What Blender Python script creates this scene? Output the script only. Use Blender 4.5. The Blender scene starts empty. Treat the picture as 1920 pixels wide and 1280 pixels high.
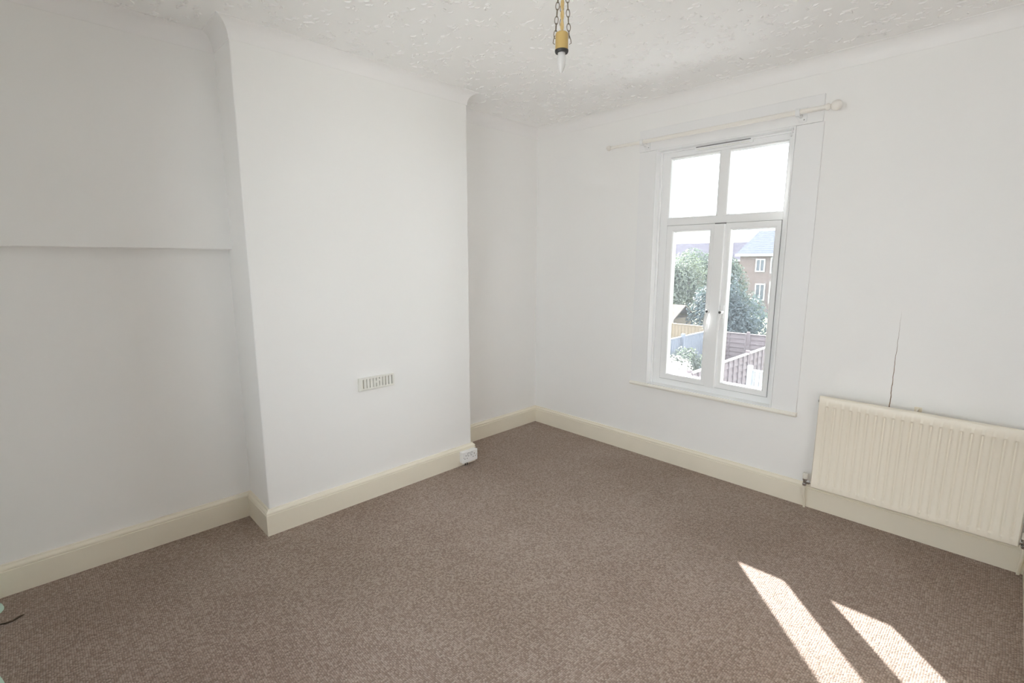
import bpy, bmesh, math, random
from math import sin, cos, pi, radians as R
from mathutils import Vector, Matrix

sc = bpy.context.scene
COL = sc.collection

# ------------------------------------------------------------------ camera
CX, CY, CZ = 3.0379, -3.2906, 1.4952
cam_d = bpy.data.cameras.new('camera')
cam_d.sensor_width = 36.0
cam_d.lens = 36.0 * 920.0 / 1920.0
cam_d.clip_start = 0.02
cam_d.clip_end = 300
cam = bpy.data.objects.new('camera', cam_d)
COL.objects.link(cam)
cam.location = (CX, CY, CZ)
cam.rotation_euler = (R(90 - 9.411), R(-0.05), R(45.544))
sc.camera = cam

# ------------------------------------------------------------------ sky, sun, exposure
world = bpy.data.worlds.new('world')
sc.world = world
world.use_nodes = True
bg = world.node_tree.nodes['Background']
bg.inputs['Color'].default_value = (0.90, 0.955, 1.0, 1)      # bright hazy white sky
bg.inputs['Strength'].default_value = 6.4
sun_d = bpy.data.lights.new('sun', 'SUN')
sun_d.energy = 42.0
sun_d.angle = R(0.6)
sun_d.color = (1.0, 0.975, 0.95)
sun = bpy.data.objects.new('sun', sun_d)
COL.objects.link(sun)
SUN_DIR = Vector((0.94, -1.0, -0.70)).normalized()
sun.rotation_euler = SUN_DIR.to_track_quat('-Z', 'Y').to_euler()
sun.location = (-10, 12, 12)
sc.view_settings.view_transform = 'Standard'
sc.view_settings.look = 'None'
sc.view_settings.gamma = 1.0
sc.view_settings.use_curve_mapping = False
sc.view_settings.exposure = 0.04
sc.cycles.use_denoising = True
sc.cycles.max_bounces = 20
sc.cycles.diffuse_bounces = 16
sc.cycles.glossy_bounces = 4
sc.cycles.transparent_max_bounces = 16
sc.cycles.sample_clamp_indirect = 20.0
sc.cycles.caustics_reflective = False
sc.cycles.caustics_refractive = False

# ------------------------------------------------------------------ helpers
WLOC = {}


class MB:
    """collects vertices and faces in world coordinates; build() links ONE mesh object"""

    def __init__(self):
        self.v = []
        self.f = []

    def add(self, vs, fs):
        o = len(self.v)
        self.v += [tuple(p) for p in vs]
        self.f += [tuple(i + o for i in q) for q in fs]
        return self

    def box(self, x0, x1, y0, y1, z0, z1):
        vs = [(x, y, z) for x in (x0, x1) for y in (y0, y1) for z in (z0, z1)]
        return self.add(vs, [(0, 1, 3, 2), (4, 6, 7, 5), (0, 4, 5, 1), (2, 3, 7, 6), (0, 2, 6, 4), (1, 5, 7, 3)])

    def ring(self, o, i, y0, y1):
        """rectangular frame in the xz plane: o, i = (x0,x1,z0,z1) outer and inner, front y0, back y1"""
        def rect(r, y):
            return [(r[0], y, r[2]), (r[1], y, r[2]), (r[1], y, r[3]), (r[0], y, r[3])]
        vs = rect(o, y0) + rect(i, y0) + rect(o, y1) + rect(i, y1)
        fs = []
        for k in range(4):
            n = (k + 1) % 4
            fs += [(k, n, 4 + n, 4 + k), (8 + k, 12 + k, 12 + n, 8 + n), (k, 8 + k, 8 + n, n), (4 + k, 4 + n, 12 + n, 12 + k)]
        return self.add(vs, fs)

    def bead(self, o, i, y0, y1):
        """sloping glazing bead: outer rectangle at y0, inner rectangle at y1"""
        def rect(r, y):
            return [(r[0], y, r[2]), (r[1], y, r[2]), (r[1], y, r[3]), (r[0], y, r[3])]
        m = tuple(a * .45 + b * .55 for a, b in zip(o, i))
        vs = rect(o, y0) + rect(m, y0 + .003) + rect(i, y1 - .008) + rect(i, y1) + rect(o, y1)
        fs = []
        for k in range(4):
            n = (k + 1) % 4
            for j in range(4):
                fs.append((j * 4 + k, j * 4 + n, j * 4 + 4 + n, j * 4 + 4 + k))
            fs.append((16 + k, 16 + n, n, k))
        return self.add(vs, fs)

    def lathe(self, base, axis, prof, n=20, cap=True):
        """prof: list of (radius, distance along axis)"""
        a = Vector(axis).normalized()
        u = a.orthogonal().normalized()
        w = a.cross(u)
        b = Vector(base)
        vs, fs = [], []
        for r, h in prof:
            for k in range(n):
                t = 2 * pi * k / n
                vs.append(b + a * h + (u * cos(t) + w * sin(t)) * r)
        for j in range(len(prof) - 1):
            for k in range(n):
                fs.append((j * n + k, j * n + (k + 1) % n, (j + 1) * n + (k + 1) % n, (j + 1) * n + k))
        if cap:
            fs.append(tuple(range(n))[::-1])
            fs.append(tuple(range((len(prof) - 1) * n, len(prof) * n)))
        return self.add(vs, fs)

    def tube(self, pts, r, n=10, closed=False):
        pts = [Vector(p) for p in pts]
        m = len(pts)
        vs, fs = [], []
        t0 = (pts[1] - pts[0]).normalized()
        u = t0.orthogonal().normalized()
        for i, p in enumerate(pts):
            if closed:
                t = (pts[(i + 1) % m] - pts[i - 1]).normalized()
            else:
                t = (pts[min(i + 1, m - 1)] - pts[max(i - 1, 0)]).normalized()
            u = (u - t * u.dot(t)).normalized()
            w = t.cross(u)
            rr = r[i] if isinstance(r, (list, tuple)) else r
            for k in range(n):
                a = 2 * pi * k / n
                vs.append(p + (u * cos(a) + w * sin(a)) * rr)
        for i in range(m if closed else m - 1):
            j = (i + 1) % m
            for k in range(n):
                fs.append((i * n + k, i * n + (k + 1) % n, j * n + (k + 1) % n, j * n + k))
        if not closed:
            fs.append(tuple(range(n))[::-1])
            fs.append(tuple(range((m - 1) * n, m * n)))
        return self.add(vs, fs)

    def build(self, name, mat, parent=None, bevel=0, smooth=None, seg=2):
        off = WLOC.get(parent.name, Vector((0, 0, 0))) if parent else Vector((0, 0, 0))
        me = bpy.data.meshes.new(name)
        me.from_pydata([(p[0] - off.x, p[1] - off.y, p[2] - off.z) for p in self.v], [], self.f)
        bm = bmesh.new()
        bm.from_mesh(me)
        bmesh.ops.recalc_face_normals(bm, faces=bm.faces)
        bm.to_mesh(me)
        bm.free()
        if smooth is not None:
            for q in me.polygons:
                q.use_smooth = True
            me.set_sharp_from_angle(angle=R(smooth))
        me.materials.append(mat)
        o = bpy.data.objects.new(name, me)
        COL.objects.link(o)
        if parent:
            o.parent = parent
        WLOC[o.name] = off.copy()          # children of a part share its world origin
        if bevel:
            b = o.modifiers.new('bevel', 'BEVEL')
            b.width = bevel
            b.segments = seg
            b.limit_method = 'ANGLE'
            b.angle_limit = R(35)
        return o


def copy_part(src, parent, dloc):
    """a copy sharing mesh data, shifted by dloc in the parent's frame"""
    o = src.copy()
    COL.objects.link(o)
    o.parent = parent
    o.location = src.location + Vector(dloc)
    WLOC[o.name] = WLOC.get(src.name, Vector((0, 0, 0)))
    return o


def tag(o, label=None, cat=None, group=None, kind=None):
    if label: o['label'] = label
    if cat: o['category'] = cat
    if group: o['group'] = group
    if kind: o['kind'] = kind
    return o


def thing(name, loc, label=None, cat=None, group=None, kind=None):
    o = bpy.data.objects.new(name, None)
    o.empty_display_size = 0.05
    COL.objects.link(o)
    o.location = loc
    WLOC[o.name] = Vector(loc)
    return tag(o, label, cat, group, kind)


# ------------------------------------------------------------------ materials
def new_mat(name):
    m = bpy.data.materials.new(name)
    m.use_nodes = True
    nt = m.node_tree
    return m, nt, nt.nodes['Principled BSDF']


def N(nt, t, **kw):
    n = nt.nodes.new(t)
    for k, v in kw.items():
        if hasattr(n, k) and k not in n.inputs:
            setattr(n, k, v)
        else:
            n.inputs[k].default_value = v
    return n


def L(nt, a, b):
    nt.links.new(a, b)


def paint(name, col, rough=0.5, var=0.02, vscale=3.0, bump=0.0, bscale=60.0, metallic=0.0, spec=None):
    m, nt, p = new_mat(name)
    p.inputs['Roughness'].default_value = rough
    p.inputs['Metallic'].default_value = metallic
    if spec is not None:
        p.inputs['Specular IOR Level'].default_value = spec
    tc = N(nt, 'ShaderNodeTexCoord')
    no = N(nt, 'ShaderNodeTexNoise', Scale=vscale, Detail=4.0)
    L(nt, tc.outputs['Object'], no.inputs['Vector'])
    mx = N(nt, 'ShaderNodeMix', data_type='RGBA')
    mx.inputs[6].default_value = (*[max(0, c * (1 - var)) for c in col], 1)
    mx.inputs[7].default_value = (*[min(1, c * (1 + var)) for c in col], 1)
    L(nt, no.outputs['Fac'], mx.inputs[0])
    L(nt, mx.outputs[2], p.inputs['Base Color'])
    if bump:
        nb = N(nt, 'ShaderNodeTexNoise', Scale=bscale, Detail=3.0)
        L(nt, tc.outputs['Object'], nb.inputs['Vector'])
        b = N(nt, 'ShaderNodeBump', Strength=bump, Distance=0.01)
        L(nt, nb.outputs['Fac'], b.inputs['Height'])
        L(nt, b.outputs['Normal'], p.inputs['Normal'])
    return m


WALL_COL = (0.895, 0.890, 0.882)
M = {}


def wall_mat(name, crack=False):
    m = paint(name, WALL_COL, rough=0.55, var=0.012, vscale=2.2, bump=0.10, bscale=9.0, spec=0.35)
    nt = m.node_tree
    p = nt.nodes['Principled BSDF']
    if crack:
        # a hairline split in the plaster above the radiator (a mark with its own shape)
        tc = N(nt, 'ShaderNodeTexCoord')
        se = N(nt, 'ShaderNodeSeparateXYZ')
        L(nt, tc.outputs['Object'], se.inputs[0])
        nz = N(nt, 'ShaderNodeTexNoise', Scale=14.0, Detail=3.0)
        L(nt, tc.outputs['Object'], nz.inputs['Vector'])

        def mth(op, a, b):
            n = N(nt, 'ShaderNodeMath', operation=op)
            for i, s in enumerate((a, b)):
                if isinstance(s, (int, float)):
                    n.inputs[i].default_value = s
                else:
                    L(nt, s, n.inputs[i])
            return n.outputs[0]
        dx = mth('ADD', mth('SUBTRACT', se.outputs['X'], 2.641), mth('MULTIPLY', nz.outputs['Fac'], -0.012))
        w = mth('MULTIPLY', mth('SUBTRACT', 1.24, se.outputs['Z']), 0.0042)      # narrows upwards
        on = mth('LESS_THAN', mth('ABSOLUTE', mth('ADD', dx, 0.012), 0), w)
        mx = N(nt, 'ShaderNodeMix', data_type='RGBA')
        old = p.inputs['Base Color'].links[0].from_socket
        L(nt, on, mx.inputs[0])
        L(nt, old, mx.inputs[6])
        mx.inputs[7].default_value = (0.22, 0.15, 0.10, 1)
        L(nt, mx.outputs[2], p.inputs['Base Color'])
    return m


M['wall'] = wall_mat('wall_paint')
M['wall_window'] = wall_mat('wall_paint_cracked', True)
M['cove'] = paint('cove_paint', (0.895, 0.888, 0.885), 0.5, 0.01)
M['cream'] = paint('cream_gloss_paint', (0.84, 0.785, 0.665), 0.32, 0.03, 5.0, 0.05, 25.0)
M['rad'] = paint('radiator_cream_paint', (0.86, 0.80, 0.69), 0.35, 0.02, 4.0)
M['upvc'] = paint('white_window_plastic', (0.88, 0.885, 0.89), 0.22, 0.008, 4.0)
M['trim'] = paint('white_gloss_woodwork', (0.87, 0.87, 0.875), 0.35, 0.012, 4.0, 0.04, 30.0)
M['sillnose'] = paint('old_white_gloss', (0.85, 0.82, 0.75), 0.35, 0.03, 6.0)
M['pole'] = paint('cream_pole_paint', (0.87, 0.845, 0.80), 0.35, 0.02, 8.0)
M['plastic'] = paint('white_plastic', (0.88, 0.88, 0.88), 0.3, 0.005)
M['ventp'] = paint('ivory_plastic', (0.79, 0.785, 0.735), 0.4, 0.015)
M['ventd'] = paint('vent_inside_dark_beige', (0.36, 0.33, 0.27), 0.8, 0.1)  # dark beige backing behind the slots
M['brass'] = paint('dull_brass', (0.62, 0.44, 0.17), 0.42, 0.06, 30.0, metallic=0.35)
M['gold_cord'] = paint('gold_cord', (0.70, 0.52, 0.24), 0.55, 0.1, 60.0)
M['chain'] = paint('antique_chain', (0.20, 0.165, 0.115), 0.4, 0.15, 60.0, metallic=0.5)
M['black'] = paint('black_plastic', (0.022, 0.02, 0.02), 0.4, 0.1)
M['dark'] = paint('dark_recess', (0.06, 0.055, 0.05), 0.7, 0.1)
M['gap'] = paint('shadow_gap_seal', (0.16, 0.16, 0.16), 0.7, 0.1)
M['chrome'] = paint('chrome', (0.62, 0.62, 0.62), 0.22, 0.05, metallic=1.0)
M['brown'] = paint('brown_thread', (0.08, 0.055, 0.035), 0.9, 0.2)
M['green'] = paint('pale_green_cloth', (0.55, 0.74, 0.63), 0.8, 0.05, 20, 0.2, 60)


def bulb_mat():
    m, nt, p = new_mat('frosted_bulb_glass')
    p.inputs['Base Color'].default_value = (0.86, 0.85, 0.84, 1)
    p.inputs['Roughness'].default_value = 0.35
    p.inputs['Transmission Weight'].default_value = 0.25
    p.inputs['Subsurface Weight'].default_value = 0.2
    p.inputs['Subsurface Radius'].default_value = (0.01, 0.01, 0.01)
    return m


M['bulb'] = bulb_mat()


def ceiling_mat():
    m, nt, p = new_mat('textured_ceiling_paper')
    p.inputs['Base Color'].default_value = (0.915, 0.912, 0.905, 1)
    p.inputs['Roughness'].default_value = 0.65
    tc = N(nt, 'ShaderNodeTexCoord')
    mp = N(nt, 'ShaderNodeMapping')
    mp.inputs['Rotation'].default_value = (0, 0, R(20))
    L(nt, tc.outputs['Object'], mp.inputs['Vector'])
    fi = N(nt, 'ShaderNodeTexNoise', Scale=200.0, Detail=2.0)
    L(nt, mp.outputs[0], fi.inputs['Vector'])
    b = N(nt, 'ShaderNodeBump', Strength=0.3, Distance=0.001)
    L(nt, fi.outputs['Fac'], b.inputs['Height'])
    L(nt, b.outputs['Normal'], p.inputs['Normal'])
    return m


M['ceiling'] = ceiling_mat()


def carpet_mat():
    m, nt, p = new_mat('brown_loop_carpet')
    p.inputs['Roughness'].default_value = 0.95
    p.inputs['Specular IOR Level'].default_value = 0.1
    p.inputs['Sheen Weight'].default_value = 0.15
    tc = N(nt, 'ShaderNodeTexCoord')
    wob = N(nt, 'ShaderNodeTexNoise', Scale=3.0, Detail=2.0)
    L(nt, tc.outputs['Object'], wob.inputs['Vector'])
    va = N(nt, 'ShaderNodeVectorMath', operation='MULTIPLY_ADD')
    va.inputs[1].default_value = (0.03, 0.03, 0.0)
    L(nt, wob.outputs['Color'], va.inputs[0])
    L(nt, tc.outputs['Object'], va.inputs[2])
    mp = N(nt, 'ShaderNodeMapping')
    mp.inputs['Scale'].default_value = (128, 140, 0.0)
    L(nt, va.outputs[0], mp.inputs['Vector'])
    vo = N(nt, 'ShaderNodeTexVoronoi', Scale=1.0, Randomness=0.28)
    vo.voronoi_dimensions = '2D'
    L(nt, mp.outputs[0], vo.inputs['Vector'])
    se = N(nt, 'ShaderNodeSeparateColor')
    L(nt, vo.outputs['Color'], se.inputs[0])
    ra = N(nt, 'ShaderNodeValToRGB')
    e = ra.color_ramp.elements
    e[0].position = 0.0; e[0].color = (0.265, 0.196, 0.158, 1)
    e[1].position = 1.0; e[1].color = (0.445, 0.360, 0.305, 1)
    q = ra.color_ramp.elements.new(0.5); q.color = (0.350, 0.270, 0.225, 1)
    L(nt, se.outputs[0], ra.inputs[0])
    # dark gaps between the loops
    gp = N(nt, 'ShaderNodeMapRange')
    gp.inputs[1].default_value = 0.38; gp.inputs[2].default_value = 0.72
    gp.inputs[3].default_value = 1.0; gp.inputs[4].default_value = 0.5
    L(nt, vo.outputs['Distance'], gp.inputs[0])
    mg = N(nt, 'ShaderNodeMix', data_type='RGBA', blend_type='MULTIPLY')
    mg.inputs[0].default_value = 1.0
    L(nt, ra.outputs[0], mg.inputs[6]); L(nt, gp.outputs[0], mg.inputs[7])
    # worn, slightly greyer and browner patches
    pn = N(nt, 'ShaderNodeTexNoise', Scale=1.6, Detail=3.0)
    L(nt, tc.outputs['Object'], pn.inputs['Vector'])
    pr = N(nt, 'ShaderNodeValToRGB')
    pr.color_ramp.elements[0].position = 0.35; pr.color_ramp.elements[0].color = (0.93, 0.90, 0.87, 1)
    pr.color_ramp.elements[1].position = 0.65; pr.color_ramp.elements[1].color = (1.06, 1.06, 1.06, 1)
    L(nt, pn.outputs['Fac'], pr.inputs[0])
    mp2 = N(nt, 'ShaderNodeMix', data_type='RGBA', blend_type='MULTIPLY')
    mp2.inputs[0].default_value = 1.0
    L(nt, mg.outputs[2], mp2.inputs[6]); L(nt, pr.outputs[0], mp2.inputs[7])
    L(nt, mp2.outputs[2], p.inputs['Base Color'])
    iv = N(nt, 'ShaderNodeMath', operation='SUBTRACT')
    iv.inputs[0].default_value = 1.0
    L(nt, vo.outputs['Distance'], iv.inputs[1])
    b = N(nt, 'ShaderNodeBump', Strength=0.8, Distance=0.004)
    L(nt, iv.outputs[0], b.inputs['Height'])
    L(nt, b.outputs['Normal'], p.inputs['Normal'])
    return m


M['carpet'] = carpet_mat()


def glass_mat():
    """clear pane with a film of dust and dried drops, tinted to veil the view with haze"""
    m, nt, p = new_mat('dusty_hazed_glass')
    nt.nodes.remove(p)
    out = nt.nodes['Material Output']
    tr = N(nt, 'ShaderNodeBsdfTransparent')
    tr.inputs[0].default_value = (0.97, 0.985, 0.985, 1)
    gl = N(nt, 'ShaderNodeBsdfGlossy', Roughness=0.03)
    fr = N(nt, 'ShaderNodeFresnel', IOR=1.3)
    tl = N(nt, 'ShaderNodeBsdfTranslucent')
    tl.inputs[0].default_value = (0.82, 0.9, 1.0, 1)  # bluish tint puts outdoor haze into the dust film
    tc = N(nt, 'ShaderNodeTexCoord')
    n1 = N(nt, 'ShaderNodeTexNoise', Scale=170.0, Detail=3.0)
    L(nt, tc.outputs['Object'], n1.inputs['Vector'])
    r = N(nt, 'ShaderNodeMapRange')
    r.inputs[1].default_value = 0.40; r.inputs[2].default_value = 0.68
    r.inputs[3].default_value = DUST_HAZE[0]; r.inputs[4].default_value = DUST_HAZE[1]
    L(nt, n1.outputs['Fac'], r.inputs[0])
    m1 = N(nt, 'ShaderNodeMixShader')
    L(nt, r.outputs[0], m1.inputs[0]); L(nt, tr.outputs[0], m1.inputs[1]); L(nt, tl.outputs[0], m1.inputs[2])
    m2 = N(nt, 'ShaderNodeMixShader')
    L(nt, fr.outputs[0], m2.inputs[0]); L(nt, m1.outputs[0], m2.inputs[1]); L(nt, gl.outputs[0], m2.inputs[2])
    L(nt, m2.outputs[0], out.inputs['Surface'])
    return m


DUST_HAZE = (0.003, 0.019)
M['glass'] = glass_mat()


def leaf_mat(name, col, tcol):
    m, nt, p = new_mat(name)
    out = nt.nodes['Material Output']
    p.inputs['Base Color'].default_value = (*col, 1)
    p.inputs['Roughness'].default_value = 0.55
    tl = N(nt, 'ShaderNodeBsdfTranslucent')
    tl.inputs[0].default_value = (*tcol, 1)
    oi = N(nt, 'ShaderNodeTexCoord')
    no = N(nt, 'ShaderNodeTexNoise', Scale=2.5, Detail=2.0)
    L(nt, oi.outputs['Object'], no.inputs['Vector'])
    mx = N(nt, 'ShaderNodeMix', data_type='RGBA')
    mx.inputs[6].default_value = (*[c * .7 for c in col], 1)
    mx.inputs[7].default_value = (*[min(1, c * 1.35) for c in col], 1)
    L(nt, no.outputs['Fac'], mx.inputs[0]); L(nt, mx.outputs[2], p.inputs['Base Color'])
    ms = N(nt, 'ShaderNodeMixShader')
    ms.inputs[0].default_value = 0.35
    L(nt, p.outputs[0], ms.inputs[1]); L(nt, tl.outputs[0], ms.inputs[2])
    L(nt, ms.outputs[0], out.inputs['Surface'])
    return m


M['leaf_dark'] = leaf_mat('blue_green_leaves', (0.058, 0.080, 0.090), (0.05, 0.075, 0.065))
M['leaf_mid'] = leaf_mat('mid_green_leaves', (0.08, 0.10, 0.085), (0.08, 0.11, 0.07))
M['leaf_pale'] = leaf_mat('pale_green_leaves', (0.12, 0.14, 0.115), (0.12, 0.145, 0.09))
M['blossom'] = leaf_mat('white_blossom', (0.70, 0.68, 0.62), (0.5, 0.48, 0.42))
M['bark'] = paint('bark', (0.10, 0.075, 0.055), 0.9, 0.2, 8, 0.4, 20)
M['fence_red'] = paint('reddish_fence_timber', (0.125, 0.098, 0.104), 0.8, 0.15, 6)
M['fence_grey'] = paint('blue_grey_fence_timber', (0.15, 0.165, 0.20), 0.8, 0.10, 6)
M['fence_tan'] = paint('tan_fence_timber', (0.17, 0.13, 0.09), 0.8, 0.15, 6)
M['fence_cap'] = paint('pale_cap_timber', (0.30, 0.28, 0.27), 0.9, 0.1, 6)  # paler than the boards, for cap rails and shed fascia
M['white_gate'] = paint('white_gate_paint', (0.24, 0.25, 0.265), 0.5, 0.03, 6)
M['lawn'] = paint('lawn', (0.12, 0.13, 0.06), 0.9, 0.35, 1.5, 0.3, 30)
M['paving'] = paint('pale_bounce_paving', (0.50, 0.49, 0.475), 0.9, 0.1, 0.6)  # unseen ground, kept pale to bounce light onto the ceiling
M['brick'] = paint('red_brick_wall', (0.13, 0.098, 0.092), 0.85, 0.15, 3.0)
M['white_paint'] = paint('white_house_paint', (0.34, 0.34, 0.34), 0.5, 0.03)
M['house_glass'] = paint('dark_house_glass', (0.05, 0.06, 0.075), 0.1, 0.1)
M['shed_roof'] = paint('shed_roof_felt', (0.15, 0.12, 0.105), 0.8, 0.2, 8)


def roof_mat(name, a, b):
    m, nt, p = new_mat(name)
    p.inputs['Roughness'].default_value = 0.9
    p.inputs['Specular IOR Level'].default_value = 0.03
    tc = N(nt, 'ShaderNodeTexCoord')
    mp = N(nt, 'ShaderNodeMapping')
    mp.inputs['Scale'].default_value = (3.4, 3.4, 3.4)
    L(nt, tc.outputs['Object'], mp.inputs['Vector'])
    w = N(nt, 'ShaderNodeTexWave', Scale=0.55, Distortion=0.3)
    w.bands_direction = 'Z'
    w.wave_profile = 'SAW'
    L(nt, mp.outputs[0], w.inputs['Vector'])
    mx = N(nt, 'ShaderNodeMix', data_type='RGBA')
    mx.inputs[6].default_value = (*a, 1); mx.inputs[7].default_value = (*b, 1)
    L(nt, w.outputs['Fac'], mx.inputs[0]); L(nt, mx.outputs[2], p.inputs['Base Color'])
    return m


M['slate'] = roof_mat('slate_tiles', (0.052, 0.058, 0.075), (0.098, 0.105, 0.13))
M['tile_far'] = roof_mat('far_roof_tiles', (0.050, 0.045, 0.062), (0.068, 0.062, 0.08))

# ------------------------------------------------------------------ room shell
H = 2.6
C_ = 0.3134           # chimney breast stands this far out
A1, A2 = 1.048, 2.485  # its right and left edge (distance from the window wall)
XR = 3.2525           # right wall
YB = -4.05            # back wall
E_ = 0.062            # upper part of the left alcove wall stands proud
ZL = 1.55             # height of that ledge
BB_H, BB_T = 0.146, 0.0235

st = lambda o: tag(o, kind='structure')
st(MB().box(-0.3, XR + 0.3, YB - 0.3, 0.3, -0.12, 0).build('floor', M['carpet']))
ceil = st(MB().box(-0.3, XR + 0.3, YB - 0.3, 0.3, H, H + 0.12).build('ceiling', M['ceiling']))
# patches of raised squiggles embossed in the ceiling paper: low half-round worms
random.seed(77)
rl = MB()
nx, ny = 34, 40
for gi in range(nx):
    for gj in range(ny):
        cx = 0.06 + (gi + random.uniform(-.3, .3)) * (XR - 0.1) / nx
        cy = -0.06 - (gj + (gi % 2) * .5 + random.uniform(-.3, .3)) * (-YB - 0.1) / ny
        if cx < C_ + 0.1 and -A2 - 0.12 < cy < -A1 + 0.12 or random.random() < 0.12:
            continue
        if cx < 0.13 or cx > XR - 0.07 or cy > -0.07:
            continue
        for w in range(random.randint(3, 7)):
            x = cx + random.gauss(0, 0.024)
            y = cy + random.gauss(0, 0.013)
            a = random.gauss(0.3, 0.5) + (pi if random.random() < .5 else 0)
            bend = random.uniform(-0.8, 0.8)
            hw = random.uniform(0.0028, 0.0046)
            hh = random.uniform(0.0048, 0.0090)
            o0 = len(rl.v)
            nseg = 4
            for k in range(nseg + 1):
                tp = 0.25 if k in (0, nseg) else 1.0
                px, py = -sin(a) * hw * tp, cos(a) * hw * tp
                for q, hgt in ((-1, 0.0004), (-.6, -.75 * hh * tp), (.6, -.75 * hh * tp), (1, 0.0004)):
                    rl.v.append((x + px * q, y + py * q, H + hgt))
                x += cos(a) * 0.0085
                y += sin(a) * 0.0085
                a += bend + random.uniform(-.25, .25)
            for k in range(nseg):
                for q in range(3):
                    b0 = o0 + k * 4 + q
                    rl.f.append((b0, b0 + 1, b0 + 5, b0 + 4))
me = bpy.data.meshes.new('embossed_relief')
me.from_pydata(rl.v, [], rl.f)
for q in me.polygons:
    q.use_smooth = True
me.materials.append(M['ceiling'])
o = bpy.data.objects.new('embossed_relief', me)
COL.objects.link(o)
o.parent = ceil
o['kind'] = 'stuff'
# left wall with its thicker upper part in the alcove left of the chimney breast
b = MB().box(-0.25, 0, YB - 0.25, 0.25, 0, H)
st(b.build('wall_left', M['wall']))
lw = MB()
prof = [(0.0, ZL), (E_ - 0.004, ZL), (E_, ZL + 0.004), (E_, H), (0.0, H)]
vs = [(x, y, z) for y in (YB, -A2) for x, z in prof]
lw.add(vs, [(0, 1, 2, 3, 4), (5, 6, 7, 8, 9)] + [(k, (k + 1) % 5, 5 + (k + 1) % 5, 5 + k) for k in range(5)])
o = lw.build('wall_left_upper', M['wall'])
tag(o, 'thicker upper part of the alcove wall ending in a ledge', None, kind='structure')
# chimney breast
o = MB().box(-0.01, C_, -A2, -A1, 0, H).build('wall_chimney_breast', M['wall'], bevel=0.006, seg=3)
tag(o, kind='structure')
# window wall
WX0, WX1, WZ0, WZ1 = 1.155, 2.043, 0.552, 2.262
b = MB()
b.box(-0.25, WX0, 0, 0.24, 0, H).box(WX1, XR + 0.25, 0, 0.24, 0, H)
b.box(WX0, WX1, 0, 0.24, 0, WZ0).box(WX0, WX1, 0, 0.24, WZ1, H)
st(b.build('wall_window', M['wall_window']))
st(MB().box(XR, XR + 0.25, YB - 0.25, 0, 0, H).build('wall_right', M['wall']))
# back wall, behind the camera, with an added unseen window for fill light
BX0, BX1, BZ0, BZ1 = 1.32, 2.85, 0.55, 2.35
b = MB().box(0, BX0, YB - 0.25, YB, 0, H).box(BX1, XR, YB - 0.25, YB, 0, H)
b.box(BX0, BX1, YB - 0.25, YB, 0, BZ0).box(BX0, BX1, YB - 0.25, YB, BZ1, H)
st(b.build('wall_back', M['wall']))
w2 = thing('fill_window', ((BX0 + BX1) / 2, YB, BZ0), 'added unseen window behind the camera for fill daylight', kind='structure')
MB().ring((BX0, BX1, BZ0, BZ1), (BX0 + .06, BX1 - .06, BZ0 + .06, BZ1 - .06), YB - .12, YB - .05).build('frame', M['upvc'], w2)
MB().box((BX0 + BX1) / 2 - .03, (BX0 + BX1) / 2 + .03, YB - .12, YB - .05, BZ0 + .06, BZ1 - .06).build('mullion', M['upvc'], w2)
for k in (0, 1):
    xa = BX0 + .06 + k * ((BX1 - BX0) / 2 - .03)
    MB().box(xa, xa + (BX1 - BX0) / 2 - .09, YB - .09, YB - .084, BZ0 + .06, BZ1 - .06).build('pane', M['glass'], w2)
MB().box(BX0 - .04, BX1 + .04, YB - .05, YB + .03, BZ0 - .03, BZ0).build('sill', M['sillnose'], w2)

# runs of wall around the room: (name, start, end) with the room on the left-hand side
LOOP_LOW = [(0, YB), (0, -A2), (C_, -A2), (C_, -A1), (0, -A1), (0, 0), (XR, 0), (XR, YB)]
LOOP_UP = [(E_, YB), (E_, -A2), (C_, -A2), (C_, -A1), (0, -A1), (0, 0), (XR, 0), (XR, YB)]
RUNS = ['left', 'chimney_left', 'chimney_front', 'chimney_right', 'left_corner', 'window', 'right', 'back']


def run_mesh(loop, i, prof):
    """sweep prof [(distance out of wall, z)] along run i of the loop with mitred ends"""
    n = len(loop)
    p = [Vector((*q, 0)) for q in loop]

    def inward(a, b):
        d = (b - a).normalized()
        return Vector((d.y, -d.x, 0))       # room lies to the right of the walking direction

    def mitre(k):
        n0 = inward(p[k - 1], p[k])
        n1 = inward(p[k], p[(k + 1) % n])
        s = n0 + n1
        return s / s.dot(n0)
    vs = []
    for k in (i, (i + 1) % n):
        m = mitre(k)
        for d, z in prof:
            q = p[k] + m * d
            vs.append((q.x, q.y, z))
    c = len(prof)
    fs = [tuple(range(c))[::-1], tuple(range(c, 2 * c))]
    fs += [(j, (j + 1) % c, c + (j + 1) % c, c + j) for j in range(c)]
    return MB().add(vs, fs)


T = BB_T
bb_prof = [(0, 0), (T, 0), (T, 0.116), (T - 0.004, 0.1185), (T - 0.004, 0.1215), (T - 0.001, 0.124),
           (T - 0.002, 0.130), (T - 0.007, 0.136), (T - 0.012, 0.140), (T - 0.014, BB_H), (0, BB_H)]
cov = [(0, H - 0.078), (0.0025, H - 0.078), (0.003, H - 0.074)]
for k in range(9):                      # concave quarter round
    a = k / 8 * pi / 2
    cov.append((0.003 + 0.057 * (1 - cos(a)), H - 0.003 - 0.070 * (1 - sin(a))))
cov += [(0.0615, H - 0.0025), (0.062, H), (0, H)]
for i, nm in enumerate(RUNS):
    o = run_mesh(LOOP_LOW, i, bb_prof).build('baseboard_' + nm, M['cream'], smooth=25)
    st(o)
    o = run_mesh(LOOP_UP, i, cov).build('trim_%d' % (i + 1), M['cove'], smooth=25)
    tag(o, kind='structure')

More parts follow.
